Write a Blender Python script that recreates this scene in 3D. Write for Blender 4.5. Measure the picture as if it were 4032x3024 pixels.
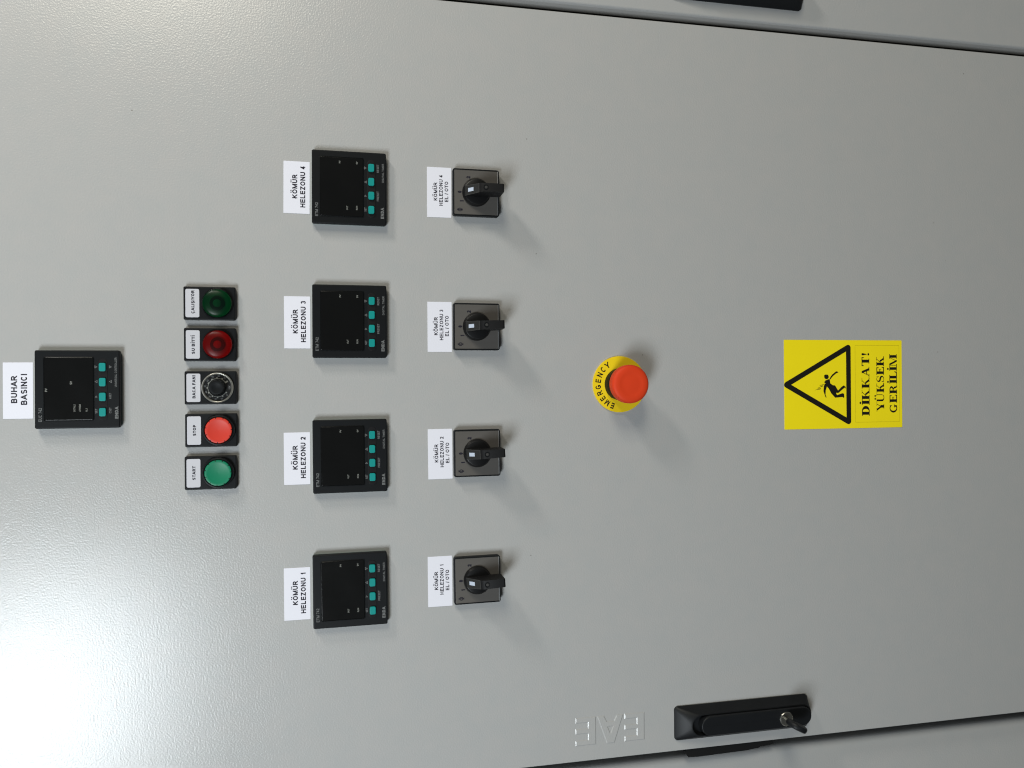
import bpy, bmesh, math, random
from mathutils import Matrix, Vector
from mathutils.geometry import tessellate_polygon
PI = math.pi
random.seed(7)
for o in list(bpy.data.objects): bpy.data.objects.remove(o)
sc = bpy.context.scene
COL = sc.collection
Z0 = 1.55                      # height of the camera above the floor (m)

# ------------------------------------------------------------------ camera
cam = bpy.data.cameras.new('camera'); camo = bpy.data.objects.new('camera', cam); COL.objects.link(camo)
cam.sensor_width = 36.0; cam.lens = 36.0 * 3261 / 4032; cam.clip_start = 0.02; cam.clip_end = 50
R = ((-0.0073232945, 0.9999695385, -0.0027002620), (-0.2208787330, -0.0042512335, -0.9752920139), (-0.9752737845, -0.0065459202, 0.2209031378))
M = Matrix.Identity(4)
for i in range(3):
    for j in range(3): M[i][j] = R[i][j]
M[0][3], M[1][3], M[2][3] = 0.0, -0.8401, Z0
camo.matrix_world = M
sc.camera = camo
sc.render.resolution_x, sc.render.resolution_y = 1024, 768
sc.render.filter_size = 1.15
try: sc.cycles.filter_width = 1.15
except Exception: pass

# ------------------------------------------------------------------ light of the room
w = bpy.data.worlds.new('World'); sc.world = w; w.use_nodes = True
w.node_tree.nodes['Background'].inputs[0].default_value = (0.95, 1.0, 1.0, 1)
w.node_tree.nodes['Background'].inputs[1].default_value = 0.05
def lamp(name, loc, target, sx, sy, watts, col):
    l = bpy.data.lights.new(name, 'AREA'); l.shape = 'RECTANGLE'; l.size = sx; l.size_y = sy
    l.energy = watts; l.color = col
    o = bpy.data.objects.new(name, l); COL.objects.link(o)
    o.location = (loc[0], loc[1], loc[2] + Z0)
    d = Vector((target[0], target[1], target[2] + Z0)) - o.location
    o.rotation_euler = d.to_track_quat('-Z', 'Y').to_euler()
    return o
lamp('ceiling_lamp_cool', (-1.02, -1.66, 0.80), (0, 0, .45), 0.80, 0.55, 36.0, (0.875, 0.95, 1.0))
lamp('ceiling_lamp_warm', (3.00, -3.00, 0.80), (0, 0, .2), 1.30, 0.90, 61.0, (1.0, 0.955, 0.80))
lamp('ceiling_lamp_side', (1.22, -0.62, 0.72), (0, 0, -.1), 0.26, 0.18, 9.5, (1.0, 0.96, 0.89))
vs = sc.view_settings
vs.view_transform = 'Standard'; vs.look = 'None'; vs.exposure = 0.0; vs.gamma = 1.0; vs.use_curve_mapping = False

# ------------------------------------------------------------------ materials
MATS = {}
def mat(name, col, rough=0.5, metal=0.0, spec=0.5, bump=None, vary=0.0, vscale=60, rvary=0.0, coat=0.0, aniso=None):
    m = bpy.data.materials.new(name); m.use_nodes = True; nt = m.node_tree; b = nt.nodes['Principled BSDF']
    b.inputs['Base Color'].default_value = (*col, 1); b.inputs['Roughness'].default_value = rough
    b.inputs['Metallic'].default_value = metal; b.inputs['Specular IOR Level'].default_value = spec
    b.inputs['Coat Weight'].default_value = coat
    tc = nt.nodes.new('ShaderNodeTexCoord')
    src = tc.outputs['Object']
    if aniso:
        mp = nt.nodes.new('ShaderNodeMapping'); mp.inputs['Scale'].default_value = aniso; nt.links.new(src, mp.inputs[0]); src = mp.outputs[0]
    if vary or rvary:
        n = nt.nodes.new('ShaderNodeTexNoise'); n.inputs['Scale'].default_value = vscale; n.inputs['Detail'].default_value = 4
        nt.links.new(src, n.inputs['Vector'])
        if vary:
            mx = nt.nodes.new('ShaderNodeMix'); mx.data_type = 'RGBA'
            mx.inputs[6].default_value = (*[c * (1 - vary) for c in col], 1); mx.inputs[7].default_value = (*[min(1, c * (1 + vary)) for c in col], 1)
            nt.links.new(n.outputs['Fac'], mx.inputs[0]); nt.links.new(mx.outputs[2], b.inputs['Base Color'])
        if rvary:
            mr = nt.nodes.new('ShaderNodeMapRange'); mr.inputs[3].default_value = rough - rvary; mr.inputs[4].default_value = rough + rvary
            nt.links.new(n.outputs['Fac'], mr.inputs[0]); nt.links.new(mr.outputs[0], b.inputs['Roughness'])
    if bump:
        n2 = nt.nodes.new('ShaderNodeTexNoise'); n2.inputs['Scale'].default_value = bump[0]; n2.inputs['Detail'].default_value = bump[2] if len(bump) > 2 else 2
        nt.links.new(src, n2.inputs['Vector'])
        bp = nt.nodes.new('ShaderNodeBump'); bp.inputs['Strength'].default_value = 1.0; bp.inputs['Distance'].default_value = bump[1]
        nt.links.new(n2.outputs['Fac'], bp.inputs['Height']); nt.links.new(bp.outputs[0], b.inputs['Normal'])
    MATS[name] = m
    return m
def paint_material():
    """light grey powder coat: fine orange peel, faint cloudiness, a few dark specks"""
    m = mat('paint', (0.425, 0.427, 0.412), 0.235, spec=0.5, bump=(610, 0.000175, 1.6), rvary=0.03, vscale=9)
    nt = m.node_tree; b = nt.nodes['Principled BSDF']; tc = [n for n in nt.nodes if n.bl_idname == 'ShaderNodeTexCoord'][0]
    n = nt.nodes.new('ShaderNodeTexNoise'); n.inputs['Scale'].default_value = 38; n.inputs['Detail'].default_value = 6; n.inputs['Roughness'].default_value = .7
    nt.links.new(tc.outputs['Object'], n.inputs['Vector'])
    cr = nt.nodes.new('ShaderNodeValToRGB'); e = cr.color_ramp.elements
    e[0].position = .30; e[0].color = (0.412, 0.417, 0.412, 1); e[1].position = .70; e[1].color = (0.436, 0.429, 0.419, 1)
    nt.links.new(n.outputs['Fac'], cr.inputs[0])
    v = nt.nodes.new('ShaderNodeTexVoronoi'); v.inputs['Scale'].default_value = 26; nt.links.new(tc.outputs['Object'], v.inputs['Vector'])
    lt = nt.nodes.new('ShaderNodeMath'); lt.operation = 'LESS_THAN'; lt.inputs[1].default_value = 0.014; nt.links.new(v.outputs['Distance'], lt.inputs[0])
    mx = nt.nodes.new('ShaderNodeMix'); mx.data_type = 'RGBA'; mx.inputs[7].default_value = (0.16, 0.15, 0.13, 1)
    nt.links.new(lt.outputs[0], mx.inputs[0]); nt.links.new(cr.outputs[0], mx.inputs[6]); nt.links.new(mx.outputs[2], b.inputs['Base Color'])
paint_material()
mat('black_plastic', (0.0062, 0.0072, 0.0082), 0.45, spec=0.17, bump=(2200, 0.00003), vary=0.15, vscale=90)
mat('black_matt', (0.0065, 0.0065, 0.007), 0.55, spec=0.2, bump=(1500, 0.00004), vary=0.2, vscale=120)
mat('handle_black', (0.007, 0.008, 0.0095), 0.48, spec=0.3, bump=(1800, 0.00004), vary=0.2, vscale=60)
mat('knob_black', (0.007, 0.007, 0.0075), 0.34, spec=0.42)
mat('rubber', (0.008, 0.008, 0.008), 0.75, spec=0.2)
mat('gap_dark', (0.03, 0.032, 0.03), 0.8, spec=0.2)
mat('display', (0.0052, 0.0054, 0.0054), 0.20, spec=0.32, rvary=0.06, vscale=40)
mat('teal', (0.0, 0.255, 0.235), 0.5, spec=0.3)
mat('teal_gasket', (0.02, 0.20, 0.19), 0.6, spec=0.3)
mat('print_grey', (0.16, 0.165, 0.165), 0.6, spec=0.2)
mat('print_white', (0.24, 0.245, 0.225), 0.6, spec=0.2)
mat('print_black', (0.012, 0.011, 0.020), 0.6, spec=0.25)
mat('sign_black', (0.010, 0.009, 0.006), 0.5, spec=0.3)
mat('paper', (0.78, 0.78, 0.85), 0.6, spec=0.25, vary=0.015, vscale=30)
mat('legend_white', (0.56, 0.56, 0.60), 0.45, spec=0.3, vary=0.03, vscale=60)
mat('silver', (0.118, 0.110, 0.101), 0.42, metal=0.2, spec=0.4, bump=(500, 0.00001), aniso=(1, 1, 0.05), rvary=0.06, vscale=300)
mat('silver_glint', (0.75, 0.75, 0.75), 0.3, metal=0.9)  # bright tone holds the highlight along the switch plate's lower rim
mat('chrome', (0.82, 0.80, 0.72), 0.28, metal=0.9)
mat('steel', (0.66, 0.64, 0.58), 0.26, metal=1.0, vary=0.1, vscale=300)
mat('green_cap', (0.003, 0.185, 0.092), 0.42, spec=0.35, vary=0.05, vscale=80)
mat('red_cap', (0.60, 0.042, 0.024), 0.42, spec=0.35, vary=0.04, vscale=80)
mat('stop_red', (0.68, 0.050, 0.012), 0.55, spec=0.2, vary=0.05, vscale=50)
mat('ring_yellow', (0.90, 0.64, 0.012), 0.45, spec=0.3, vary=0.03, vscale=40)
mat('sign_yellow', (0.97, 0.79, 0.010), 0.45, spec=0.25, vary=0.03, vscale=25)
mat('sign_line', (0.42, 0.33, 0.01), 0.5, spec=0.2)
mat('mark_white', (0.50, 0.56, 0.66), 0.5)
mat('knob_inlay', (0.020, 0.020, 0.019), 0.5, spec=0.4)
mat('knob_edge', (0.045, 0.044, 0.042), 0.45, spec=0.5)
mat('reflector', (0.55, 0.55, 0.55), 0.4)
def lens_mat(name, tcol, scol, f):
    m = bpy.data.materials.new(name); m.use_nodes = True; nt = m.node_tree; b = nt.nodes['Principled BSDF']
    b.inputs['Base Color'].default_value = (*scol, 1); b.inputs['Roughness'].default_value = 0.32; b.inputs['Specular IOR Level'].default_value = 0.4
    t = nt.nodes.new('ShaderNodeBsdfTransparent'); t.inputs[0].default_value = (*tcol, 1)
    mx = nt.nodes.new('ShaderNodeMixShader'); mx.inputs[0].default_value = f
    nt.links.new(t.outputs[0], mx.inputs[1]); nt.links.new(b.outputs[0], mx.inputs[2])
    nt.links.new(mx.outputs[0], nt.nodes['Material Output'].inputs[0]); MATS[name] = m
lens_mat('lens_red', (0.58, 0.014, 0.012), (0.07, 0.004, 0.004), 0.36)
lens_mat('lens_green', (0.0, 0.28, 0.125), (0.0, 0.014, 0.007), 0.40)

# ------------------------------------------------------------------ building helpers (all in millimetres: x right, z up, h out of the door)
CACHE = {}
def V(x, h, z): return (x * .001, -h * .001, z * .001)
def finish(me, matname, smooth):
    bm = bmesh.new(); bm.from_mesh(me); bmesh.ops.recalc_face_normals(bm, faces=bm.faces); bm.to_mesh(me); bm.free()
    if smooth is not None:
        me.shade_smooth(); me.set_sharp_from_angle(angle=math.radians(smooth))
    me.materials.append(MATS[matname])
def mk(name, verts, faces, matname, parent=None, smooth=None, key=None, recalc=True):
    """verts: (x, h, z) in mm -> one mesh object under parent"""
    if key and key in CACHE: me = CACHE[key]
    else:
        me = bpy.data.meshes.new(name); me.from_pydata([V(*v) for v in verts], [], faces); me.update()
        if recalc: finish(me, matname, smooth)
        else: me.materials.append(MATS[matname])
        if key: CACHE[key] = me
    o = bpy.data.objects.new(name, me); COL.objects.link(o)
    if parent: o.parent = parent
    return o
def tag(o, label, cat=None, group=None):
    o['label'] = label
    if cat: o['category'] = cat
    if group: o['group'] = group
    return o
def thing(name, x, z, label, cat, group=None, h=0, rot=0):
    o = bpy.data.objects.new(name, None); COL.objects.link(o); o.empty_display_size = .01
    o.location = (x * .001, -h * .001, z * .001 + Z0); o.rotation_euler = (0, -math.radians(rot), 0)
    return tag(o, label, cat, group)
def rr(w, hh, r, k=5, cx=0, cz=0):
    p = []
    for (sx, sz, a0) in ((1, 1, 0), (-1, 1, 90), (-1, -1, 180), (1, -1, 270)):
        for i in range(k + 1):
            a = math.radians(a0 + 90 * i / k)
            p.append((cx + sx * (w / 2 - r) + r * math.cos(a), cz + sz * (hh / 2 - r) + r * math.sin(a)))
    return p
def circ(r, n=48, cx=0, cz=0): return [(cx + r * math.cos(2 * PI * i / n), cz + r * math.sin(2 * PI * i / n)) for i in range(n)]
def loft(rings, cap0=True, cap1=True):
    n = len(rings[0][0]); vs_, fs = [], []
    for pts, h in rings: vs_ += [(p[0], h if not callable(h) else h(p), p[1]) for p in pts]
    for r in range(len(rings) - 1):
        for i in range(n):
            j = (i + 1) % n; fs.append((r * n + i, r * n + j, (r + 1) * n + j, (r + 1) * n + i))
    if cap0: fs.append(tuple(range(n - 1, -1, -1)))
    if cap1: fs.append(tuple((len(rings) - 1) * n + i for i in range(n)))
    return vs_, fs
def box_rr(w, hh, r, h0, h1, b=0.5, k=4, cx=0, cz=0, seg=2):
    """rounded plate with a rounded front edge"""
    rings = [(rr(w, hh, r, k, cx, cz), h0)]
    for i in range(seg + 1):
        a = PI / 2 * i / seg; d = b * (1 - math.cos(a))
        rings.append((rr(w - 2 * d, hh - 2 * d, max(.05, r - d), k, cx, cz), h1 - b + b * math.sin(a)))
    e = min(.5, w * .1, hh * .1)
    rings.append((rr(w - 2 * b - e, hh - 2 * b - e, max(.04, r - b - e * .3), k, cx, cz), h1))
    return loft(rings)
def lathe(prof, n=56, cx=0, cz=0, cap0=False, cap1=False):
    return loft([(circ(max(r, 1e-3), n, cx, cz), h) for r, h in prof], cap0, cap1)
def merge(*parts):
    vs_, fs = [], []
    for v, f in parts:
        o = len(vs_); vs_ += v; fs += [tuple(i + o for i in q) for q in f]
    return vs_, fs
def bx(x0, x1, z0, z1, h0, h1):
    v = [(x, h, z) for h in (h0, h1) for (x, z) in ((x0, z0), (x1, z0), (x1, z1), (x0, z1))]
    return v, [(3, 2, 1, 0), (4, 5, 6, 7), (0, 1, 5, 4), (1, 2, 6, 5), (2, 3, 7, 6), (3, 0, 4, 7)]
def flat(polys, h=0.0, step=0.0015):
    """flat print: polygons as single faces, each a hair above the one before"""
    v, f = [], []
    for k, p in enumerate(polys):
        o = len(v); v += [(q[0], h + (k % 7) * step, q[1]) for q in p]; f.append(tuple(range(o, o + len(p))))
    return v, f

# ------------------------------------------------------------------ lettering
def arc(cx, cy, rx, ry, a0, a1, n=None):
    n = n or max(4, int(abs(a1 - a0) / 15))
    return [(cx + rx * math.cos(math.radians(a0 + (a1 - a0) * i / n)), cy + ry * math.sin(math.radians(a0 + (a1 - a0) * i / n))) for i in range(n + 1)]
O_ = arc(.5, .5, .5, .5, 0, 360, 28)
U_ = [(0, 1)] + arc(.5, .34, .5, .34, 180, 360) + [(1, 1)]
C_ = arc(.5, .5, .5, .5, 42, 318)
S_ = arc(.5, .75, .47, .25, 22, 270) + arc(.5, .25, .5, .25, 90, -158)[1:]
I_ = [[(.5, 0), (.5, 1)]]
G = {  # advance width (cap heights), strokes; 'c' strokes have butt ends
 'A': (.99, [[(0, 0), (.5, 1)], [(.5, 1), (1, 0)], [(.2, .30), (.8, .30)]]),
 'B': (.96, [[(0, 0), (0, 1)], [(0, 1), (.55, 1)] + arc(.58, .765, .34, .235, 90, -90) + [(0, .53)], [(0, .53)] + arc(.62, .265, .38, .265, 90, -90) + [(0, 0)]]),
 'C': (.98, [('c', C_)]), 'Ç': (.98, [('c', C_), ('c', [(.5, -.02), (.5, -.14), (.62, -.2), (.5, -.33), (.3, -.3)])]),
 'D': (.98, [[(0, 0), (0, 1)], [(0, 1), (.4, 1)] + arc(.42, .5, .58, .5, 90, -90) + [(0, 0)]]),
 'E': (.90, [[(0, 0), (0, 1)], [(0, 1), (1, 1)], [(0, .52), (.93, .52)], [(0, 0), (1, 0)]]),
 'F': (.84, [[(0, 0), (0, 1)], [(0, 1), (1, 1)], [(0, .5), (.88, .5)]]),
 'G': (1.05, [('c', arc(.5, .5, .5, .5, 42, 328)), [(1, .13), (1, .42)], [(.58, .42), (1, .42)]]),
 'H': (.98, [[(0, 0), (0, 1)], [(1, 0), (1, 1)], [(0, .52), (1, .52)]]),
 'I': (.40, I_), 'İ': (.40, I_), 'K': (.98, [[(0, 0), (0, 1)], [(0, .32), (.92, 1)], [(.36, .58), (.98, 0)]]),
 'L': (.84, [[(0, 0), (0, 1)], [(0, 0), (1, 0)]]),
 'M': (1.14, [[(0, 0), (0, 1)], [(1, 0), (1, 1)], [(0, 1), (.5, 0)], [(.5, 0), (1, 1)]]),
 'N': (.98, [[(0, 0), (0, 1)], [(1, 0), (1, 1)], [(0, 1), (1, 0)]]),
 'O': (1.06, [('c', O_)]), 'Ö': (1.06, [('c', O_)]),
 'P': (.92, [[(0, 0), (0, 1)], [(0, 1), (.55, 1)] + arc(.6, .71, .4, .29, 90, -90) + [(0, .42)]]),
 'R': (.98, [[(0, 0), (0, 1)], [(0, 1), (.55, 1)] + arc(.58, .73, .36, .27, 90, -90) + [(0, .46)], [(.5, .46), (1, 0)]]),
 'S': (.92, [('c', S_)]), 'Ş': (.92, [('c', S_), ('c', [(.5, -.02), (.5, -.14), (.62, -.2), (.5, -.33), (.3, -.3)])]),
 'T': (.86, [[(0, 1), (1, 1)], [(.5, 0), (.5, 1)]]),
 'U': (.98, [U_]), 'Ü': (.98, [U_]),
 'V': (.93, [[(0, 1), (.5, 0)], [(.5, 0), (1, 1)]]), 'Y': (.93, [[(0, 1), (.5, .42)], [(.5, .42), (1, 1)], [(.5, 0), (.5, .42)]]),
 'Z': (.88, [[(.03, 1), (.97, 1)], [(0, 0), (1, 0)], [(.97, 1), (.03, 0)]]),
 '0': (.77, [('c', O_)]), '1': (.77, [[(.62, 0), (.62, 1)], ('c', [(.1, .68), (.38, .8), (.62, 1)])]),
 '2': (.77, [('c', arc(.5, .70, .5, .30, 170, -35) + [(.02, .02)]), [(0, 0), (1, 0)]]),
 '3': (.77, [('c', arc(.48, .765, .45, .235, 160, -90)), ('c', arc(.48, .265, .52, .265, 90, -165))]),
 '4': (.77, [[(.74, 0), (.74, 1)], [(.74, 1), (0, .28)], [(0, .26), (1, .26)]]),
 '5': (.77, [[(.12, 1), (.95, 1)], [(.12, 1), (.08, .52)], ('c', arc(.48, .31, .52, .31, 130, -165))]),
 '6': (.77, [('c', arc(.5, .30, .5, .30, 0, 360)), ('c', arc(.55, .5, .55, .5, 60, 200))]),
 '7': (.77, [[(0, 1), (1, 1)], [(1, 1), (.35, 0)]]), '8': (.77, [('c', arc(.5, .76, .42, .24, 0, 360)), ('c', arc(.5, .27, .5, .27, 0, 360))]),
 '9': (.77, [('c', arc(.5, .70, .5, .30, 0, 360)), ('c', arc(.45, .5, .55, .5, -120, 20))]),
 '/': (.40, [[(.0, 0), (1, 1)]]), ' ': (.39, []), 'Φ': (.95, [('c', O_), [(.5, -.12), (.5, 1.12)]]),
 '^': (1.0, [('c', [(0, 0), (1, 0), (.5, 1), (0, 0), (.5, 0)])]), 'v': (1.0, [('c', [(0, 1), (1, 1), (.5, 0), (0, 1), (.5, 1)])]), '>': (.9, [('c', [(0, 0), (0, 1), (1, .5), (0, 0), (0, .5)])]),
}
TIGHT = set('AVYT/')
def clip(p, lo, hi):
    for sgn, lim in ((1, lo), (-1, -hi)):
        out = []
        for i in range(len(p)):
            a, b = p[i - 1], p[i]; da, db = sgn * a[1] - lim, sgn * b[1] - lim
            if (da >= 0) != (db >= 0):
                t = da / (da - db); out.append((a[0] + (b[0] - a[0]) * t, a[1] + (b[1] - a[1]) * t))
            if db >= 0: out.append(b)
        p = out
        if not p: break
    return p
def ribbon(pts, ws):
    n = len(pts); L, Rr = [], []
    for i in range(n):
        a = pts[max(0, i - 1)]; b = pts[min(n - 1, i + 1)]; c = pts[i]
        def un(u, v):
            d = math.hypot(v[0] - u[0], v[1] - u[1]) or 1e-9; return ((v[0] - u[0]) / d, (v[1] - u[1]) / d)
        t1 = un(a, c) if i > 0 else un(c, b); t2 = un(c, b) if i < n - 1 else t1
        tx, ty = t1[0] + t2[0], t1[1] + t2[1]; d = math.hypot(tx, ty) or 1e-9; tx, ty = tx / d, ty / d
        mm = min(1.9, 1 / max(.3, tx * t1[0] + ty * t1[1])); wv = ws[i] / 2 * mm
        L.append((c[0] - ty * wv, c[1] + tx * wv)); Rr.append((c[0] + ty * wv, c[1] - tx * wv))
    return [[L[i], L[i + 1], Rr[i + 1], Rr[i]] for i in range(n - 1)]
def glyph(ch, t):
    adv, st = G[ch]; sb = .015 if ch in TIGHT else .075
    if ch in 'Iİ': sb = (.40 - t) / 2
    wd = adv - 2 * sb; polys = []
    for s in st:
        curve = s[0] == 'c'; pts = s[1] if curve else s
        q = [(sb + t / 2 + u * (wd - t), t / 2 + v * (1 - t)) for u, v in pts]
        if not curve:
            for e, (a, b) in ((0, (q[1], q[0])), (-1, (q[-2], q[-1]))):
                dx, dy = b[0] - a[0], b[1] - a[1]; d = math.hypot(dx, dy) or 1e-9
                ext = t / 2 if (abs(dx) < 1e-6 or abs(dy) < 1e-6) else t * .75
                q[e] = (b[0] + dx / d * ext, b[1] + dy / d * ext)
        lo, hi = (-.6, 1.6) if (ch in 'ÇŞΦ') else (0, 1)
        for p in ribbon(q, [t] * len(q)):
            p = clip(p, lo, hi)
            if len(p) > 2: polys.append(p)
    dot = lambda cx: [(cx - t * .5, 1.12), (cx + t * .5, 1.12), (cx + t * .5, 1.12 + t), (cx - t * .5, 1.12 + t)]
    if ch in 'ÖÜ': polys += [dot(adv / 2 - .19), dot(adv / 2 + .19)]
    if ch == 'İ': polys.append(dot(adv / 2))
    return adv, polys
def text_polys(s, cap, width=None, cx=0.0, cz=0.0, align='c', t=.195, base=False):
    """polygons of a line of lettering; (cx, cz) = centre of the cap band (or baseline start)"""
    x = 0; out = []
    for ch in s:
        adv, ps = glyph(ch, t); out += [[(p[0] + x, p[1]) for p in q] for q in ps]; x += adv + .03
    x -= .03
    k = (width / x) if width else cap
    ox = cx - (x * k / 2 if align == 'c' else 0); oz = cz - (0 if base else cap / 2)
    return [[(ox + p[0] * k, oz + p[1] * cap) for p in q] for q in out]
def lettering(parent, polys, matname, h, name='lettering', key=None):
    v, f = flat(polys, h); return mk(name, v, f, matname, parent, key=key, recalc=False)

# ------------------------------------------------------------------ the cabinets: doors, gap, frame
def sheet(name, w, z0, z1, h0, h1, rad, label, x0):
    """a folded sheet metal door: rounded long edges"""
    n = 6; prof = [(-w / 2, h0)]
    for i in range(n + 1):
        a = PI - PI / 2 * i / n; prof.append((-w / 2 + rad + rad * math.cos(a), h1 - rad + rad * math.sin(a)))
    for i in range(n + 1):
        a = PI / 2 - PI / 2 * i / n; prof.append((w / 2 - rad + rad * math.cos(a), h1 - rad + rad * math.sin(a)))
    prof.append((w / 2, h0)); m = len(prof)
    v = [(p[0], p[1], z) for z in (z0, z1) for p in prof]
    f = [(i, (i + 1) % m, m + (i + 1) % m, m + i) for i in range(m)] + [tuple(range(m)), tuple(range(2 * m - 1, m - 1, -1))]
    o = mk(name, v, f, 'paint', None, 40); o.location = (x0 * .001, 0, Z0)
    return tag(o, label, 'cabinet door')
DOOR = sheet('cabinet_door', 792.8, -1350, 560, -22, 0, 0.9, 'wide light grey cabinet door carrying all the switches and timers', -1.2)
RIGHT = sheet('cabinet_door', 792.0, -1350, 560, -22, 0, 3.2, 'light grey neighbouring cabinet door beyond the thin black gap', 404.6 - 1.2 + 397.2)
LEFT = sheet('cabinet_door', 792.0, -1350, 560, -45, -15, 9.0, 'light grey cabinet door lying deeper, in the shadow of the handle-side edge', -412 - 396)
f1 = mk('cabinet_frame', *bx(-1200, 1210, -1400, 600, -90, -46), 'gap_dark'); f1.location = (0, 0, Z0); f1['kind'] = 'structure'
g1 = mk('rubber_seal', *box_rr(9.0, 1900, 1.5, -36.5, -16, .8, cx=399.6, cz=-400), 'rubber', None, 40)
g1.location = (0, 0, Z0); tag(g1, 'black rubber seal in the narrow gap between the two flush doors', 'door seal')

# embossed maker's letters on the door (read from the side)
def embossed(outer, hole=None, hh=0.54, ins=1.0):
    def inset(p, d):
        n = len(p); ar = sum(p[i - 1][0] * p[i][1] - p[i][0] * p[i - 1][1] for i in range(n)); s = 1 if ar > 0 else -1; out = []
        for i in range(n):
            a, b, c = p[i - 1], p[i], p[(i + 1) % n]
            e1 = Vector((b[0] - a[0], b[1] - a[1])).normalized(); e2 = Vector((c[0] - b[0], c[1] - b[1])).normalized()
            n1 = Vector((-e1.y, e1.x)) * s; n2 = Vector((-e2.y, e2.x)) * s; m_ = n1 + n2; m_ /= max(.25, m_.length_squared / 2)
            out.append((b[0] + m_.x * d, b[1] + m_.y * d))
        return out
    loops = [(outer, inset(outer, ins))] + ([(hole, inset(hole, -ins * .8))] if hole else [])
    v, f, tops = [], [], []
    for o_, i_ in loops:
        s = len(v); n = len(o_); v += [(p[0], 0.01, p[1]) for p in o_] + [(p[0], hh, p[1]) for p in i_]
        f += [(s + k, s + (k + 1) % n, s + n + (k + 1) % n, s + n + k) for k in range(n)]
        tops.append([(p, s + n + k) for k, p in enumerate(i_)])
    idx = [t[1] for l in tops for t in l]
    for tri in tessellate_polygon([[Vector((p[0], p[1], 0)) for p, _ in l] for l in tops]): f.append(tuple(idx[k] for k in tri))
    return v, f
DX = 1.2
def emb_E(zs, x0):   # spine low in z, arms upward; x runs from -351 to -381
    c = [(0, 0), (0, 23), (-5.9, 23), (-5.9, 9.2), (-11.7, 9.2), (-11.7, 23), (-17.4, 23), (-17.4, 9.2), (-23.8, 9.2), (-23.8, 23), (-29.8, 23), (-29.8, 0)]
    return [(x0 + a + DX, zs + b) for a, b in c]
emb_A = [(x + DX, z) for x, z in [(-351.4, -280.1), (-351.2, -288.0), (-357.8, -291.4), (-357.9, -299.1), (-351.7, -301.8), (-351.6, -310.0), (-381.5, -299.7), (-381.5, -290.9)]]
hol_A = [(x + DX, z) for x, z in [(-363.6, -292.2), (-370.6, -295.1), (-363.6, -298.0)]]
for args in ((emb_E(-279.1, -351.2), None), (emb_A, hol_A), (emb_E(-333.9, -351.6), None)):
    mk('embossed_letter', *embossed(*args), 'paint', DOOR, 20)

# ------------------------------------------------------------------ paper labels
def paper_label(x, z, wd, hh, rot, lines, label, group):
    o = mk('paper_label', *box_rr(wd, hh, .25, 0.02, 0.28, .08, 1, seg=1), 'paper')
    o.location = (x * .001, 0, z * .001 + Z0); o.rotation_euler = (0, -math.radians(rot), 0)
    tag(o, label, 'label', group)
    for (s, cap, width, cx, base, t) in lines:      # base = baseline below the top edge of the label
        lettering(o, text_polys(s, cap, width, cx, hh / 2 - base, base=True, t=t), 'print_black', 0.30)
    return o
paper_label(-0.7, 273.75, 51.7, 25.0, 0, [('BUHAR', 5.15, 25.7, 1.0, 11.8, .215), ('BASINCI', 5.3, 29.2, 1.1, 20.1, .215)],
            'white paper label BUHAR BASINCI above the topmost black controller', 'printed paper labels')
POS = {1: 'nearest the swing handle', 2: 'second from the handle side', 3: 'second from the black door gap', 4: 'nearest the black door gap'}
TX = [(-202.1, 27.3, .15, 1), (-69.4, 26.6, .1, 2), (64.3, 25.6, 0, 3), (197.0, 25.35, -.45, 4)]
for x, z, rot, k in TX:
    paper_label(x, z, 51.3, 25.0, rot, [('KÖMÜR', 4.85, 24.0, .85, 13.1, .222), ('HELEZONU %d' % k, 4.8, 41.2, .8, 20.7, .222)],
                'white label KÖMÜR HELEZONU %d above the timer %s' % (k, POS[k]), 'printed paper labels')
SX = [(-198.2, -113.7, .25, 1), (-68.5, -114.7, .4, 2), (61.1, -115.1, 0, 3), (198.4, -115.55, -.15, 4)]
for x, z, rot, k in SX:
    paper_label(x, z, 51.1, 24.9, rot, [('KÖMÜR', 3.75, 18.8, .7, 10.4, .208), ('HELEZONU %d' % k, 3.75, 31.6, 2.0, 16.1, .208), ('EL / OTO', 3.7, 21.3, .9, 21.7, .208)],
                'white EL / OTO paper label HELEZONU %d above the switch %s' % (k, POS[k]), 'printed paper labels')

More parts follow.
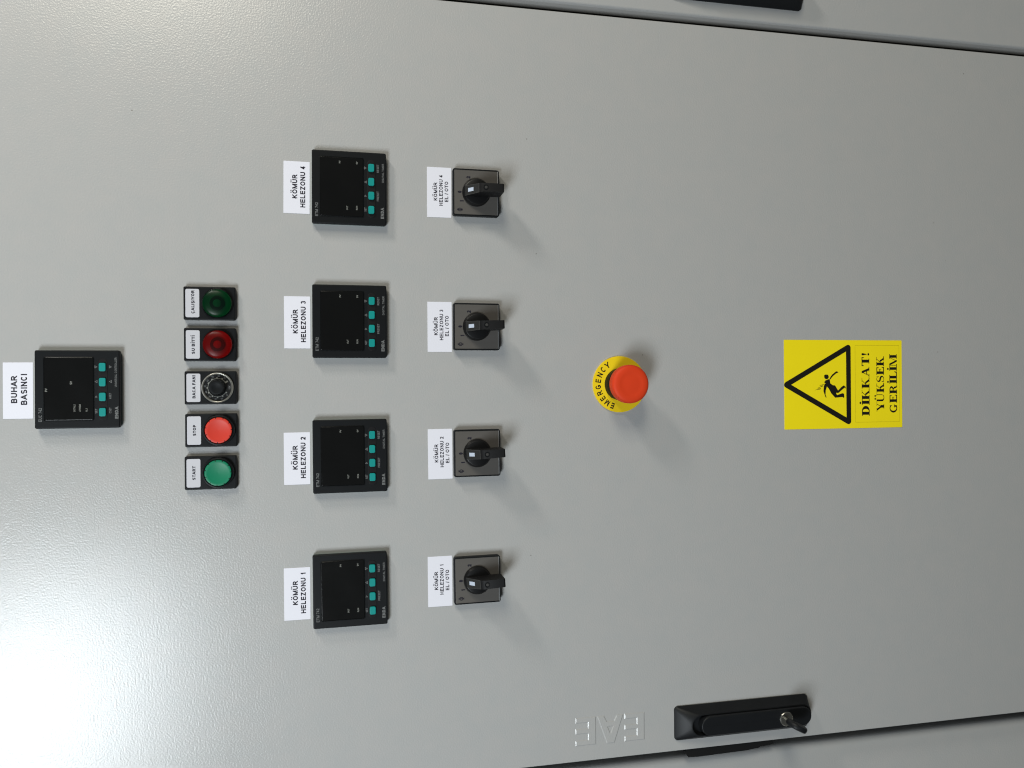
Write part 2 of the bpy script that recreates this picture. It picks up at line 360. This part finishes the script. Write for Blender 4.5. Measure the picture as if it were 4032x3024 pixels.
# ------------------------------------------------------------------ controllers and timers
BTX = (-21.3, -7.2, 6.5, 20.4)
def timer(x, z, label, euc=False, rot=0):
    t = thing('panel_controller' if euc else 'digital_timer', x, z, label, 'controller' if euc else 'timer', None if euc else 'row of four digital timers', rot=rot)
    mk('gasket', *box_rr(71.2, 71.2, 1.2, 0.05, 2.2, .1, 2), 'teal_gasket', t, key='t_gasket')
    # front frame with a shallow rim round the display
    bz = mk('bezel', *box_rr(72, 72, 1.6, 2.3, 8.0, 0.9, 4, seg=3), 'black_plastic', t, 30, key='t_bezel')
    k = 4
    rim = loft([(rr(59.0, 42.6, 1.6, k, .5, 7.2), 7.9), (rr(59.0, 42.6, 1.6, k, .5, 7.2), 8.35), (rr(58.5, 42.1, 1.4, k, .5, 7.2), 8.5), (rr(58.0, 41.6, 1.2, k, .5, 7.2), 7.95)], False, False)
    mk('display_rim', *rim, 'black_plastic', t, 25, key='t_rim')
    ds = mk('display', *box_rr(57.9, 41.5, 1.2, 7.6, 8.45, .45, 3, .5, 7.2, 3), 'display', t, 40, key='t_disp')
    mk('key_strip', *box_rr(57.4, 8.0, 3.9, 7.9, 8.25, .2, 5, -.3, -21.5), 'black_matt', t, 30, key='t_strip')
    for bxx in BTX:
        b = mk('key_button', *box_rr(7.8, 5.8, 1.5, 0, 1.9, .35, 4), 'teal', t, 30, key='t_key'); b.location = V(bxx, 8.1, -21.4)
    if euc:
        g = [('EUC 742', 2.8, 12.8, -23.2, 31.4, .17), ('ENDA', 3.0, 11.4, -22.0, -33.2, .26), ('UNIVERSAL CONTROLLER', 1.9, 27.5, 15.6, -32.6, .17),
             ('SET', 2.0, 4.4, -20.3, -15.7, .19), ('CSET', 2.0, 5.4, -19.8, -27.7, .19), ('ASET', 2.0, 5.4, -6.4, -27.7, .19), ('>', 2.2, 2.0, -6.8, -15.7, .16)]
        for zz in (-15.7, -28.0): g += [('^', 2.3, 3.0, 7.0, zz, .16), ('v', 2.3, 3.0, 20.6, zz, .16)]
        wh = [('PV', 1.9, 3.2, -.6, 26.3, .22), ('SV', 1.9, 3.2, 5.9, 5.4, .22), ('OUT/AL2', 1.6, 6.8, -17.3, 2.6, .18), ('AT/REM', 1.6, 6.8, -17.2, -2.0, .18), ('AL1', 1.6, 3.4, -19.0, -7.6, .18)]
    else:
        g = [('ETM 742', 2.8, 13.6, -22.6, 31.5, .17), ('ENDA', 3.1, 11.2, -24.1, -32.3, .26), ('DIGITAL TIMER', 1.95, 18.8, 16.0, -32.9, .17),
             ('SET', 2.0, 4.2, -20.9, -15.7, .19), ('PRESET', 2.1, 10.0, -7.2, -27.9, .18), ('RESET', 2.1, 8.2, 20.3, -27.9, .18),
             ('>', 2.3, 2.0, -7.2, -15.7, .16), ('^', 2.4, 3.1, 6.4, -15.7, .16), ('v', 2.4, 3.1, 20.3, -15.7, .16)]
        wh = [('PV', 1.6, 2.7, 24.8, 9.2, .22), ('SV', 1.6, 2.7, 24.6, -7.4, .22), ('OUT', 1.6, 4.0, -20.1, 2.1, .18), ('RUN', 1.6, 4.2, -19.9, -7.3, .18)]
    for par, lst, mname, h in ((bz, g, 'print_grey', 8.03), (ds, wh, 'print_white', 8.47)):
        for (tx, cap, wd, cx, cz_, tt) in lst:
            lettering(par, text_polys(tx, cap, wd, cx, cz_, t=tt), mname, h, key='tm%s%d%.1f' % (tx, euc, cz_))
    return t
timer(0.1, 221.7, 'single black EUC 742 controller at the top, under the BUHAR BASINCI label', True)
for (x, z, k, rot) in ((-199.8, -23.7, 1, .35), (-67.7, -24.4, 2, .25), (65.2, -24.8, 3, -.1), (197.2, -25.2, 4, -.25)):
    timer(x, z, 'black ETM 742 timer under label HELEZONU %d, timer %s' % (k, POS[k]), rot=rot)

# ------------------------------------------------------------------ push buttons, lamps and dial on black legend holders
def holder(name, x, z, s, width, cx, label, cat):
    t = thing(name, x, z, label, cat, 'row of five legend holders')
    p = mk('holder_plate', *box_rr(31.8, 47.0, 1.4, 0.05, 6.2, .8, 4, seg=2), 'black_plastic', t, 30, key='h_plate')
    i = mk('legend_insert', *box_rr(27.0, 12.5, 1.5, 6.0, 6.45, .12, 4, 0, 15.4), 'legend_white', t, 30, key='h_ins')
    lettering(i, text_polys(s, 2.85, width, cx, 15.0, t=.255), 'print_black', 6.47)
    return t
BZ = -7.1
def push(x, z, s, width, matname, label):
    t = holder('push_button', x, z, s, width, .2, label, 'push button')
    mk('collar', *lathe([(14.6, 6.1), (14.6, 9.2), (14.2, 10.0), (13.2, 10.3), (12.7, 9.6), (12.5, 6.3)], 56, 0, BZ), 'black_plastic', t, 35, key='p_collar')
    mk('button_cap', *lathe([(12.35, 6.3), (12.35, 10.2), (12.0, 10.8), (11.0, 11.05), (9.5, 10.75), (6.5, 10.3), (3, 10.0), (0, 9.9)], 56, 0, BZ), matname, t, 40, key='p_cap' + matname)
    v, f = [], []
    for i in range(11):
        a = math.radians(12 + i * 360 / 11); c, s_ = math.cos(a), math.sin(a); o = len(v)
        for r, wv in ((12.45, .42), (11.1, .30)):
            for sg in (-1, 1): v += [(r * c - sg * wv * s_, 11.12 if r < 12 else 10.7, BZ + r * s_ + sg * wv * c), (r * c - sg * wv * s_, 10.2, BZ + r * s_ + sg * wv * c)]
        f += [(o, o + 2, o + 6, o + 4), (o, o + 1, o + 3, o + 2), (o + 4, o + 6, o + 7, o + 5), (o, o + 4, o + 5, o + 1), (o + 2, o + 3, o + 7, o + 6)]
    n = mk('edge_notch', v, f, 'black_matt', t, key='p_notch'); n['kind'] = 'stuff'
    return t
push(-80.4, 106.3, 'START', 13.6, 'green_cap', 'flat green START push button in a black holder')
push(-39.9, 105.6, 'STOP', 10.7, 'red_cap', 'flat bright red STOP push button in a black holder')
def pilot(x, z, s, width, cx, lens, label):
    t = holder('pilot_lamp', x, z, s, width, cx, label, 'pilot lamp')
    mk('collar', *lathe([(14.5, 6.1), (14.5, 7.6), (14.1, 8.2), (13.9, 8.2), (13.8, 6.3)], 56, 0, BZ), 'black_plastic', t, 35, key='l_collar')
    mk('reflector', *lathe([(13.6, 6.3), (13.2, 8.3), (9.5, 7.1), (6.0, 6.6), (0, 6.5)], 40, 0, BZ), 'reflector', t, 40, key='l_refl')
    mk('bulb_socket', *lathe([(6.8, 6.5), (6.8, 8.6), (6.2, 9.2), (4.1, 9.2), (4.0, 6.7)], 40, 0, BZ), 'black_matt', t, 40, key='l_sock')
    mk('bulb', *lathe([(3.8, 6.5), (3.8, 9.4), (2.8, 10.3), (0, 10.7)], 32, 0, BZ), 'legend_white', t, 60, key='l_bulb')
    mk('lens', *lathe([(13.7, 6.5), (13.7, 9.4), (13.2, 10.8), (12.0, 11.9), (10, 12.6), (6, 13.1), (2, 13.3), (0, 13.3)], 56, 0, BZ), lens, t, 60, key='lens' + lens)
    return t
pilot(41.9, 106.2, 'SU BİTTİ', 18.0, -.2, 'lens_red', 'dark red domed pilot lamp below the SU BİTTİ legend')
pilot(81.2, 106.4, 'ÇALIŞIYOR', 22.4, 1.1, 'lens_green', 'dark green domed pilot lamp below the ÇALIŞIYOR legend')
t = holder('speed_dial', 0.7, 105.9, 'BACA FANI', 22.3, .9, 'black rotary dial with chrome ring and number scale under BACA FANI', 'dial')
cz = -6.4
mk('chrome_ring', *lathe([(14.6, 6.1), (14.6, 7.6), (14.3, 8.6), (13.6, 9.1), (12.9, 8.8), (12.6, 8.0), (12.5, 6.4)], 64, 0, cz), 'chrome', t, 50)
dp = mk('dial_plate', *lathe([(12.6, 6.2), (12.6, 7.0), (0, 7.05)], 48, 0, cz), 'black_matt', t, 40)
pol = []
for q in range(44):
    a0, a1 = math.radians(239 - 295 * q / 44), math.radians(239 - 295 * (q + 1) / 44)
    pol.append([(8.6 * math.cos(a0), cz + 8.6 * math.sin(a0)), (8.6 * math.cos(a1), cz + 8.6 * math.sin(a1)), (8.95 * math.cos(a1), cz + 8.95 * math.sin(a1)), (8.95 * math.cos(a0), cz + 8.95 * math.sin(a0))])
num = []
for q in range(11):
    a = math.radians(239 - 29.5 * q); c, s_ = math.cos(a), math.sin(a)
    r0, r1, wv = (8.5, 9.9, .62) if q < 10 else (8.3, 11.2, .75)
    pol.append([(r0 * c - wv * s_, cz + r0 * s_ + wv * c), (r1 * c - wv * s_, cz + r1 * s_ + wv * c), (r1 * c + wv * s_, cz + r1 * s_ - wv * c), (r0 * c + wv * s_, cz + r0 * s_ - wv * c)])
    an = math.radians(239 - 29.5 * q - 9); c, s_ = math.cos(an), math.sin(an)
    for p in (text_polys('%d' % (q * 10), 1.7, None if q == 0 else (2.1 if q < 10 else 2.6), 0, 0, t=.17) if q < 10 else []):
        rt = an - PI / 2
        num.append([(11.2 * c + u * math.cos(rt) - v * math.sin(rt), cz + 11.2 * s_ + u * math.sin(rt) + v * math.cos(rt)) for u, v in p])
num += text_polys('10K', 1.8, 4.0, 0, cz - 10.9, t=.18)
lettering(dp, pol, 'print_white', 7.1, 'scale_mark'); lettering(dp, num, 'print_grey', 7.1, 'scale_number')
kn = mk('knob', *lathe([(7.9, 7.0), (7.9, 8.2), (7.2, 8.8), (6.9, 14.5), (6.3, 15.4), (5.2, 15.6), (3.6, 15.2), (0, 15.1)], 36, 0, cz), 'black_plastic', t, 35)

# ------------------------------------------------------------------ rotary switches
def bar_solid(secs):
    """lofted bar: sections (z, half width at foot, half width on top, foot h, top h)"""
    v, f = [], []
    for (z, wb, wt, hb, ht) in secs: v += [(-wb, hb, z), (wb, hb, z), (wt, ht, z), (-wt, ht, z)]
    n = len(secs)
    for i in range(n - 1):
        o = i * 4
        for a, b in ((0, 1), (1, 2), (2, 3), (3, 0)): f.append((o + a, o + b, o + 4 + b, o + 4 + a))
    f += [(3, 2, 1, 0), tuple(4 * (n - 1) + i for i in range(4))]
    return v, f
def rotary(x, z, label, ang, rot):
    t = thing('rotary_switch', x, z, label, 'rotary switch', 'row of four rotary switches', rot=rot)
    mk('base', *loft([(rr(46.6, 46.6, 2, 4), .05), (rr(48, 48, 2.2, 4), 2.0), (rr(48, 48, 2.2, 4), 7.6), (rr(47.2, 47.2, 1.9, 4), 8.4), (rr(45.6, 45.6, 1.1, 4), 8.4), (rr(45.4, 45.4, 1.0, 4), 7.7)]), 'black_plastic', t, 30, key='s_base')
    fp = mk('face_plate', *box_rr(45.2, 44.6, .5, 7.75, 8.0, .1, 2, 0, .25), 'silver', t, 30, key='s_face')
    mk('plate_edge_glint', [(-22.5, 8.02, -22.05), (22.5, 8.02, -22.05), (22.5, 8.5, -22.65), (-22.5, 8.5, -22.65), (22.5, 8.02, -22.66), (-22.5, 8.02, -22.66)],
       [(0, 1, 2, 3), (3, 2, 4, 5)], 'silver_glint', fp, key='s_edge', recalc=False)  # lower rim highlight put in as a bright metal strip
    for (ch, cap, wd, cx, cz_, tt) in (('0', 4.1, 2.8, .0, 17.0, .29), ('1', 4.1, 2.8, -9.2, 14.8, .30), ('2', 4.1, 3.0, 15.2, 8.0, .29), ('Φ', 4.2, 4.3, -18.0, 16.8, .17)):
        tx = text_polys(ch, cap, wd, cx, cz_, t=tt)
        if ch == 'Φ':
            for zz in (14.2, 19.4): tx.append([(cx - 1, zz - .25), (cx + 1, zz - .25), (cx + 1, zz + .25), (cx - 1, zz + .25)])
        lettering(fp, tx, 'print_black', 8.04, key='sw' + ch)
    kb = mk('knob', *lathe([(14.5, 8.0), (14.5, 9.2), (13.9, 10.6), (12.6, 12.4), (12.0, 12.6), (0, 12.6)], 56), 'knob_black', t, 25, key='s_disc')
    kb.rotation_euler = (0, -math.radians(ang), 0)
    secs = [(13.2, 5.3, 5.1, 11.5, 12.9), (12.6, 5.4, 5.1, 11.5, 13.6), (0.6, 5.0, 4.5, 11.5, 29.6), (-1.2, 4.9, 4.4, 11.5, 31.4), (-4, 4.8, 4.3, 11.5, 32.6), (-22.4, 4.7, 4.1, 12.2, 33.6), (-23.8, 4.6, 4.0, 13.5, 32.8)]
    gp = mk('grip', *bar_solid(secs), 'black_matt', kb, 25, key='s_bar')
    # pointer inlay on the slope
    sl = lambda z_: 13.6 + (12.6 - z_) * (29.6 - 13.6) / 12.0
    def on(z_, d): return sl(z_) + d
    def quad(x0, x1, z0_, z1_, d, xx0=None, xx1=None):
        xx0 = x0 if xx0 is None else xx0; xx1 = x1 if xx1 is None else xx1
        return [(x0, on(z0_, d), z0_), (x1, on(z0_, d), z0_), (xx1, on(z1_, d), z1_), (xx0, on(z1_, d), z1_)]
    v = quad(-4.9, 4.9, 12.3, .9, .12, -4.35, 4.35); mk('pointer_inlay', v, [(0, 1, 2, 3)], 'knob_inlay', kb, key='s_inl', recalc=False)
    ed = []
    for a in (quad(-5.05, -4.65, 12.4, .8, .16, -4.5, -4.1), quad(4.65, 5.05, 12.4, .8, .16, 4.1, 4.5), quad(-4.5, 4.5, 1.2, .75, .17)): ed.append(a)
    mk('inlay_rim', sum(ed, []), [(0, 1, 2, 3), (4, 5, 6, 7), (8, 9, 10, 11)], 'knob_edge', kb, key='s_rim', recalc=False)
    mk('pointer_mark', quad(-1.85, 1.85, 9.9, 5.5, .22), [(0, 1, 2, 3)], 'mark_white', kb, key='s_mark', recalc=False)
    mk('screw_recess', *lathe([(2.7, 32.6), (2.5, 33.0), (2.1, 33.0), (2.0, 32.75), (0, 32.7)], 24, 0, -5.6), 'black_plastic', kb, 30, key='s_rec')
    mk('screw', *merge(lathe([(1.5, 32.7), (1.3, 33.05), (0, 33.1)], 20, 0, -5.6)), 'knob_edge', kb, 30, key='s_screw')
    return t
for (x, z, k, ang, rot) in ((-197.2, -150.9, 1, 3.0, .5), (-67.9, -151.7, 2, 3.0, .25), (61.1, -152.0, 3, 2.0, -.1), (198.0, -152.4, 4, 0.0, -.2)):
    rotary(x, z, 'black rotary switch under the EL / OTO label HELEZONU %d, %s' % (k, POS[k]), ang, rot)

# ------------------------------------------------------------------ emergency stop
es = thing('emergency_stop', 1.3, -308.0, 'red mushroom emergency stop button on a round yellow plate', 'emergency button')
yp = mk('yellow_plate', *lathe([(30.0, 0.05), (30.0, 1.5), (29.8, 1.7), (0, 1.7)], 96), 'ring_yellow', es, 30)
pol = []
for i, ch in enumerate('EMERGENCY'):
    a = math.radians(160.0 - 15.75 * i); rt = a - PI / 2
    for p in text_polys(ch, 6.3, {'M': 5.4, 'E': 4.3}.get(ch, 5.0), 0, 0, t=.205):
        pol.append([(24.3 * math.cos(a) + u * math.cos(rt) - v * math.sin(rt), 24.3 * math.sin(a) + u * math.sin(rt) + v * math.cos(rt)) for u, v in p])
lettering(yp, pol, 'sign_black', 1.72)
mk('collar', *lathe([(17.0, 1.7), (17.0, 11.0), (16.4, 14.0), (15.0, 17.0), (14.6, 24)], 56), 'black_matt', es, 35)
mk('mushroom_head', *lathe([(14.5, 23.2), (18.8, 23.4), (19.6, 24.1), (19.9, 25.5), (20.0, 32.0), (19.8, 33.8), (19.2, 35.0), (18.2, 35.8), (16.3, 36.35), (12.4, 36.6), (11.9, 36.5), (8, 36.6), (0, 36.7)], 72), 'stop_red', es, 50)

# ------------------------------------------------------------------ warning sign
sg = mk('warning_sign', *box_rr(101, 151.8, .6, 0.02, 0.35, .1, 2, seg=1), 'sign_yellow')
sg.location = (-0.0005, 0, -.57965 + Z0)
tag(sg, 'yellow high voltage warning sticker DİKKAT YÜKSEK GERİLİM with black triangle', 'warning sign')
TOPZ = 75.9
kz, kx = 151.8 / 1835.0, 101 / 1377.0
def SP(px, py): return ((850 - py) * kx - (px - 1100) * 0.0006, TOPZ - (px - 185) * kz)
def tri_offset(P, d):
    n = 3; ar = sum(P[i - 1][0] * P[i][1] - P[i][0] * P[i - 1][1] for i in range(n)); s = -1 if ar > 0 else 1; out = []
    for i in range(n):
        a, b, c = Vector(P[i - 1]), Vector(P[i]), Vector(P[(i + 1) % n]); e1 = (b - a).normalized(); e2 = (c - b).normalized()
        n1 = Vector((-e1.y, e1.x)) * s; n2 = Vector((-e2.y, e2.x)) * s; m_ = (n1 + n2); m_ /= m_.length_squared / 2
        out.append((b.x + m_.x * d, b.y + m_.y * d))
    return out
inner = [(-.2, TOPZ - 8.7), (-38.0, TOPZ - 78.6), (37.4, TOPZ - 78.6)]
mid = tri_offset(inner, 2.6); outer = []
inn = []
for i in range(3):
    a, b, c = Vector(mid[i - 1]), Vector(mid[i]), Vector(mid[(i + 1) % 3])
    n1 = (b - a).normalized(); n1 = Vector((n1.y, -n1.x)); n2 = (c - b).normalized(); n2 = Vector((n2.y, -n2.x))
    a0 = math.atan2(n1.y, n1.x); a1 = math.atan2(n2.y, n2.x); d = (a1 - a0 + PI) % (2 * PI) - PI
    for k in range(9):
        q = a0 + d * k / 8; outer.append((b.x + 3.4 * math.cos(q), b.y + 3.4 * math.sin(q))); inn.append(inner[i])
n = len(outer)
mk('triangle_border', [(p[0], .375, p[1]) for p in outer + inn], [(i, (i + 1) % n, n + (i + 1) % n, n + i) for i in range(n)], 'sign_black', sg, recalc=False)
fig = [[(815, 800), (880, 775), (890, 838), (925, 865), (958, 868), (1002, 940), (975, 972), (905, 985), (868, 915), (826, 868)],
       [(880, 768), (915, 718), (975, 668), (1003, 676), (1008, 692), (996, 688), (975, 700), (930, 735), (888, 788)],
       [(822, 842), (797, 870), (790, 950), (808, 1005), (824, 1042), (834, 1036), (820, 1000), (822, 940), (842, 880)],
       [(955, 925), (1005, 938), (1045, 895), (1082, 868), (1108, 882), (1117, 914), (1098, 900), (1060, 930), (1006, 976), (965, 972)],
       [(905, 983), (958, 1042), (1068, 1032), (1080, 1046), (1092, 1036), (1088, 988), (1066, 978), (985, 1006), (968, 962)],
       [(835 + 33 * math.cos(a * PI / 8), 748 + 33 * math.sin(a * PI / 8)) for a in range(16)], [(800, 730), (815, 715), (862, 718), (850, 740), (805, 760)],
       [(800, 818), (826, 806), (830, 840), (812, 838)]]
def tris(polys, h):
    v, f = [], []
    for k, p in enumerate(polys):
        o = len(v); v += [(q[0], h + k * .003, q[1]) for q in p]
        f += [tuple(o + i for i in tr) for tr in tessellate_polygon([[Vector((q[0], q[1], 0)) for q in p]])]
    return v, f
fig = [[(925 + (x_ - 925) * 1.07, 870 + (y_ - 870) * 1.10) for x_, y_ in p] for p in fig]
mk('falling_figure', *tris([[SP(*q) for q in p] for p in fig], .375), 'sign_black', sg, recalc=False)
bolt = ribbon([SP(*q) for q in [(645, 942), (742, 920)]], [.15, .9]) + ribbon([SP(*q) for q in [(742, 920), (690, 912), (775, 874)]], [.3, .5, .9]) + ribbon([SP(*q) for q in [(775, 874), (724, 868), (826, 842)]], [.4, .6, .7])
lettering(sg, bolt, 'sign_black', .375, 'lightning_bolt')
x0, x1, zt, zb = -43.9, 44.7, TOPZ - 90.2, TOPZ - 148.2
fr = []
for (a, b, c, d) in ((x0, x1, zt - .25, zt), (x0, x1, zb, zb + .25), (x0, x0 + .25, zb, zt), (x1 - .25, x1, zb, zt)): fr.append([(a, c), (b, c), (b, d), (a, d)])
lettering(sg, fr, 'sign_line', .375, 'text_frame')
# bold serif capitals, drawn as stems, hairlines and slabs (cap height 1)
ST, HL, SF = .275, .11, .09
def q4(x0, x1, y0, y1): return [(x0, y0), (x1, y0), (x1, y1), (x0, y1)]
def stem(x, y0=0, y1=1, e=.095, top=True, bot=True):
    r = [q4(x, x + ST, y0, y1)]
    if bot: r.append(q4(x - e, x + ST + e, y0, y0 + SF))
    if top: r.append(q4(x - e, x + ST + e, y1 - SF, y1))
    return r
def diag(xa, ya, xb, yb, t):   # horizontal thickness t
    return [[(xa, ya), (xa + t, ya), (xb + t, yb), (xb, yb)]]
def dotp(cx, cy, r): return [[(cx + r * math.cos(a * PI / 8), cy + r * math.sin(a * PI / 8)) for a in range(16)]]
def bowl(x, cy, rx, ry, a0, a1, thick=ST, n=16):
    out = []
    for i in range(n):
        p = []
        for k, inner_ in ((i, 0), (i + 1, 0), (i + 1, 1), (i, 1)):
            a = math.radians(a0 + (a1 - a0) * k / n)
            p.append((x + (rx - thick * inner_) * math.cos(a), cy + (ry - HL * inner_) * math.sin(a)))
        out.append(p)
    return out
tipv = lambda x, y0, y1, w_: [[(x, y0), (x + w_, y0), (x + w_, y1), (x + w_ - HL, y1)]]
SER = {
 'D': (1.0, stem(.12) + [q4(.3, .5, 0, HL), q4(.3, .5, 1 - HL, 1)] + bowl(.48, .5, .46, .5, -90, 90)),
 'I': (.46, stem(.135)), 'K': (1.06, stem(.12) + diag(.30, .36, .74, .97, .07) + diag(.72, .03, .42, .56, .20) + [q4(.62, .98, .95, 1), q4(.62, 1.05, 0, SF)]),
 'A': (1.0, diag(.13, .02, .46, .98, .065) + diag(.66, .02, .37, 1.0, .21) + [q4(.25, .68, .29, .29 + HL), q4(.02, .33, 0, SF), q4(.56, .98, 0, SF)]),
 'T': (.92, stem(.365, top=False) + [q4(.05, .87, 1 - HL, 1), [(.05, 1), (.05, .70), (.09, .70), (.15, .95)], [(.87, 1), (.87, .70), (.83, .70), (.77, .95)]]),
 '!': (.42, [[(.12, .95), (.17, 1.0), (.27, 1.0), (.32, .95), (.32, .82), (.235, .30), (.205, .30), (.12, .82)]] + dotp(.22, .11, .115)),
 'Y': (.98, stem(.42, 0, .48, top=False) + diag(.42, .42, .10, .97, .21) + diag(.53, .42, .76, .97, .065) + [q4(.0, .40, .95, 1), q4(.62, .98, .95, 1)]),
 'U': (1.0, [q4(.12, .305, .3, 1), q4(.03, .40, .95, 1), q4(.775, .835, .33, 1), q4(.66, .95, .95, 1)] + [[(.12 + .0, .3), (.305, .3), (.33, .16), (.42, .075), (.56, .065), (.56, -.015), (.40, -.01), (.22, .06), (.14, .17)], [(.56, .065), (.68, .10), (.755, .2), (.775, .35), (.835, .35), (.80, .15), (.70, .03), (.56, -.015)]]),
 'S': (.80, ribbon(arc(.40, .74, .25, .235, 35, 250, 14) + arc(.39, .26, .27, .235, 70, -145, 14), [.05 + .16 * math.exp(-((i - 14.5) / 6.5) ** 2) for i in range(30)]) + [q4(.62, .66, .68, .99), q4(.09, .13, .01, .33), [(.62, .72), (.66, .72), (.62, .92), (.55, .95)], [(.13, .28), (.09, .28), (.13, .08), (.2, .05)]]),
 'E': (.92, stem(.12) + [q4(.3, .80, 1 - HL, 1), q4(.3, .62, .49, .49 + HL), q4(.3, .82, 0, HL)] + [[(.82, 1), (.82, .70), (.78, .70), (.70, .95)], [(.86, 0), (.86, .32), (.82, .32), (.72, .05)], q4(.60, .64, .34, .70)]),
 'G': (1.05, bowl(.52, .5, .46, .51, 50, 300, .19) + [q4(.66, .83, .03, .40), q4(.56, .95, .36, .41), q4(.79, .83, .66, .99), [(.80, .70), (.83, .70), (.80, .90), (.70, .95)]] + [[(.70, .06), (.60, -.01), (.50, -.01), (.50, .045), (.62, .06), (.66, .12)]]),
 'R': (1.06, stem(.12) + [q4(.3, .5, 1 - HL, 1), q4(.3, .5, .47, .47 + HL)] + bowl(.48, .735, .36, .265, -90, 90, .18) + [[(.46, .50), (.62, .50), (.78, .36), (.82, .12), (.90, .05), (1.02, .10), (1.0, .03), (.85, -.02), (.68, .05), (.62, .30)]]),
 'L': (.88, stem(.12) + [q4(.3, .78, 0, HL), [(.84, 0), (.84, .38), (.80, .38), (.68, .05)]]),
 'M': (1.26, [q4(.12, .17, 0, 1), q4(.02, .28, 0, SF), q4(.02, .30, .95, 1)] + diag(.52, .0, .12, 1.0, .20) + diag(.56, .0, .93, 1.0, .05) + stem(.93)),
}
def serif_line(chars, width, cap, baseline):
    x, out = 0, []
    for ch in chars:
        bs = {'İ': 'I', 'Ü': 'U'}.get(ch, ch); adv, ps = SER[bs]; ps = list(ps)
        if ch == 'İ': ps += dotp(.2275, 1.20, .115)
        if ch == 'Ü': ps += dotp(.37, 1.19, .10) + dotp(.68, 1.19, .10)
        out += [[(p[0] + x, p[1]) for p in q] for q in ps]; x += adv
    k = width / x
    return [[((p[0] - x / 2) * k, TOPZ - baseline + p[1] * cap) for p in q] for q in out]
for s, wd, cap, base in (('DİKKAT!', 73.6, 10.0, 108.7), ('YÜKSEK', 64.0, 9.9, 127.9), ('GERİLİM', 68.0, 9.9, 145.0)):
    v, f = tris(serif_line(s, wd, cap, base), .375)
    v = [(a, .375 + (b - .375) * .12, c) for a, b, c in v]
    mk('lettering', v, f, 'sign_black', sg, recalc=False)

# ------------------------------------------------------------------ swing handles
def handle(x, label, key_side=True):
    t = thing('swing_handle', x, -448.2, label, 'door handle', 'swing handles of the cabinet doors')
    k = 6
    hole = rr(21.6, 141.5, 10.7, k, 0, -6.2)
    prof = [(rr(36.6, 160.6, 4, k), .05), (rr(36.6, 160.6, 4, k), 1.6), (rr(35.6, 159.4, 3.8, k), 2.3), (rr(23.8, 144.5, 10.9, k, 0, -6.0), 12.6), (hole, 13.0), (rr(21.0, 140.9, 10.4, k, 0, -6.2), 12.4), (rr(20.8, 140.6, 10.3, k, 0, -6.2), 7.5)]
    mk('escutcheon', *loft(prof), 'handle_black', t, 32, key='hd_esc')
    lv = mk('lever', *box_rr(20.2, 131.5, 10.05, 7.7, 17.0, 1.1, 6, 0, -10.3, 3), 'handle_black', t, 32, key='hd_lev')
    mk('lock_cylinder', *lathe([(7.9, 16.9), (7.9, 17.6), (7.3, 18.3), (6.6, 18.4), (6.4, 18.1), (0, 18.1)], 40, -.5, -45.0), 'steel', lv, 40, key='hd_lock')
    return t
H1 = handle(-367.4, 'black swing handle with lock beside the embossed letters')
H2 = handle(439.8, 'black swing handle on the neighbouring door, cut by the picture edge')
key = thing('key', -367.9, -493.2, 'key with black head standing in the lock of the swing handle', 'key', h=18, rot=-28)
mk('blade', *bx(-1.0, 1.0, -3.6, 3.6, -3, 9), 'steel', key)
bw = loft([(rr(4.4, 10, 1.8, 4), 8), (rr(6.0, 17, 2.6, 4), 11), (rr(6.8, 22, 3.0, 4), 16), (rr(7.0, 22.5, 3.2, 4), 21), (rr(6.6, 18, 2.9, 4), 26), (rr(4.8, 11, 2.0, 4), 28.5)])
mk('bow', *bw, 'handle_black', key, 40)
# black hinge strip that shows below the door's edge
hs = thing('hinge_strip', -397.0, -437, 'black plastic strip in the shadow under the door edge beside the handle', 'hinge')
pts = [(0, 52), (-4.2, 55), (-10.6, 51), (-11.2, 40), (-10.2, -20), (-8.8, -34), (-7.6, -36), (-7.0, -46), (-6.0, -52), (0, -50)]
mk('strip', *loft([(pts, -9), (pts, -3.2)]), 'rubber', hs)
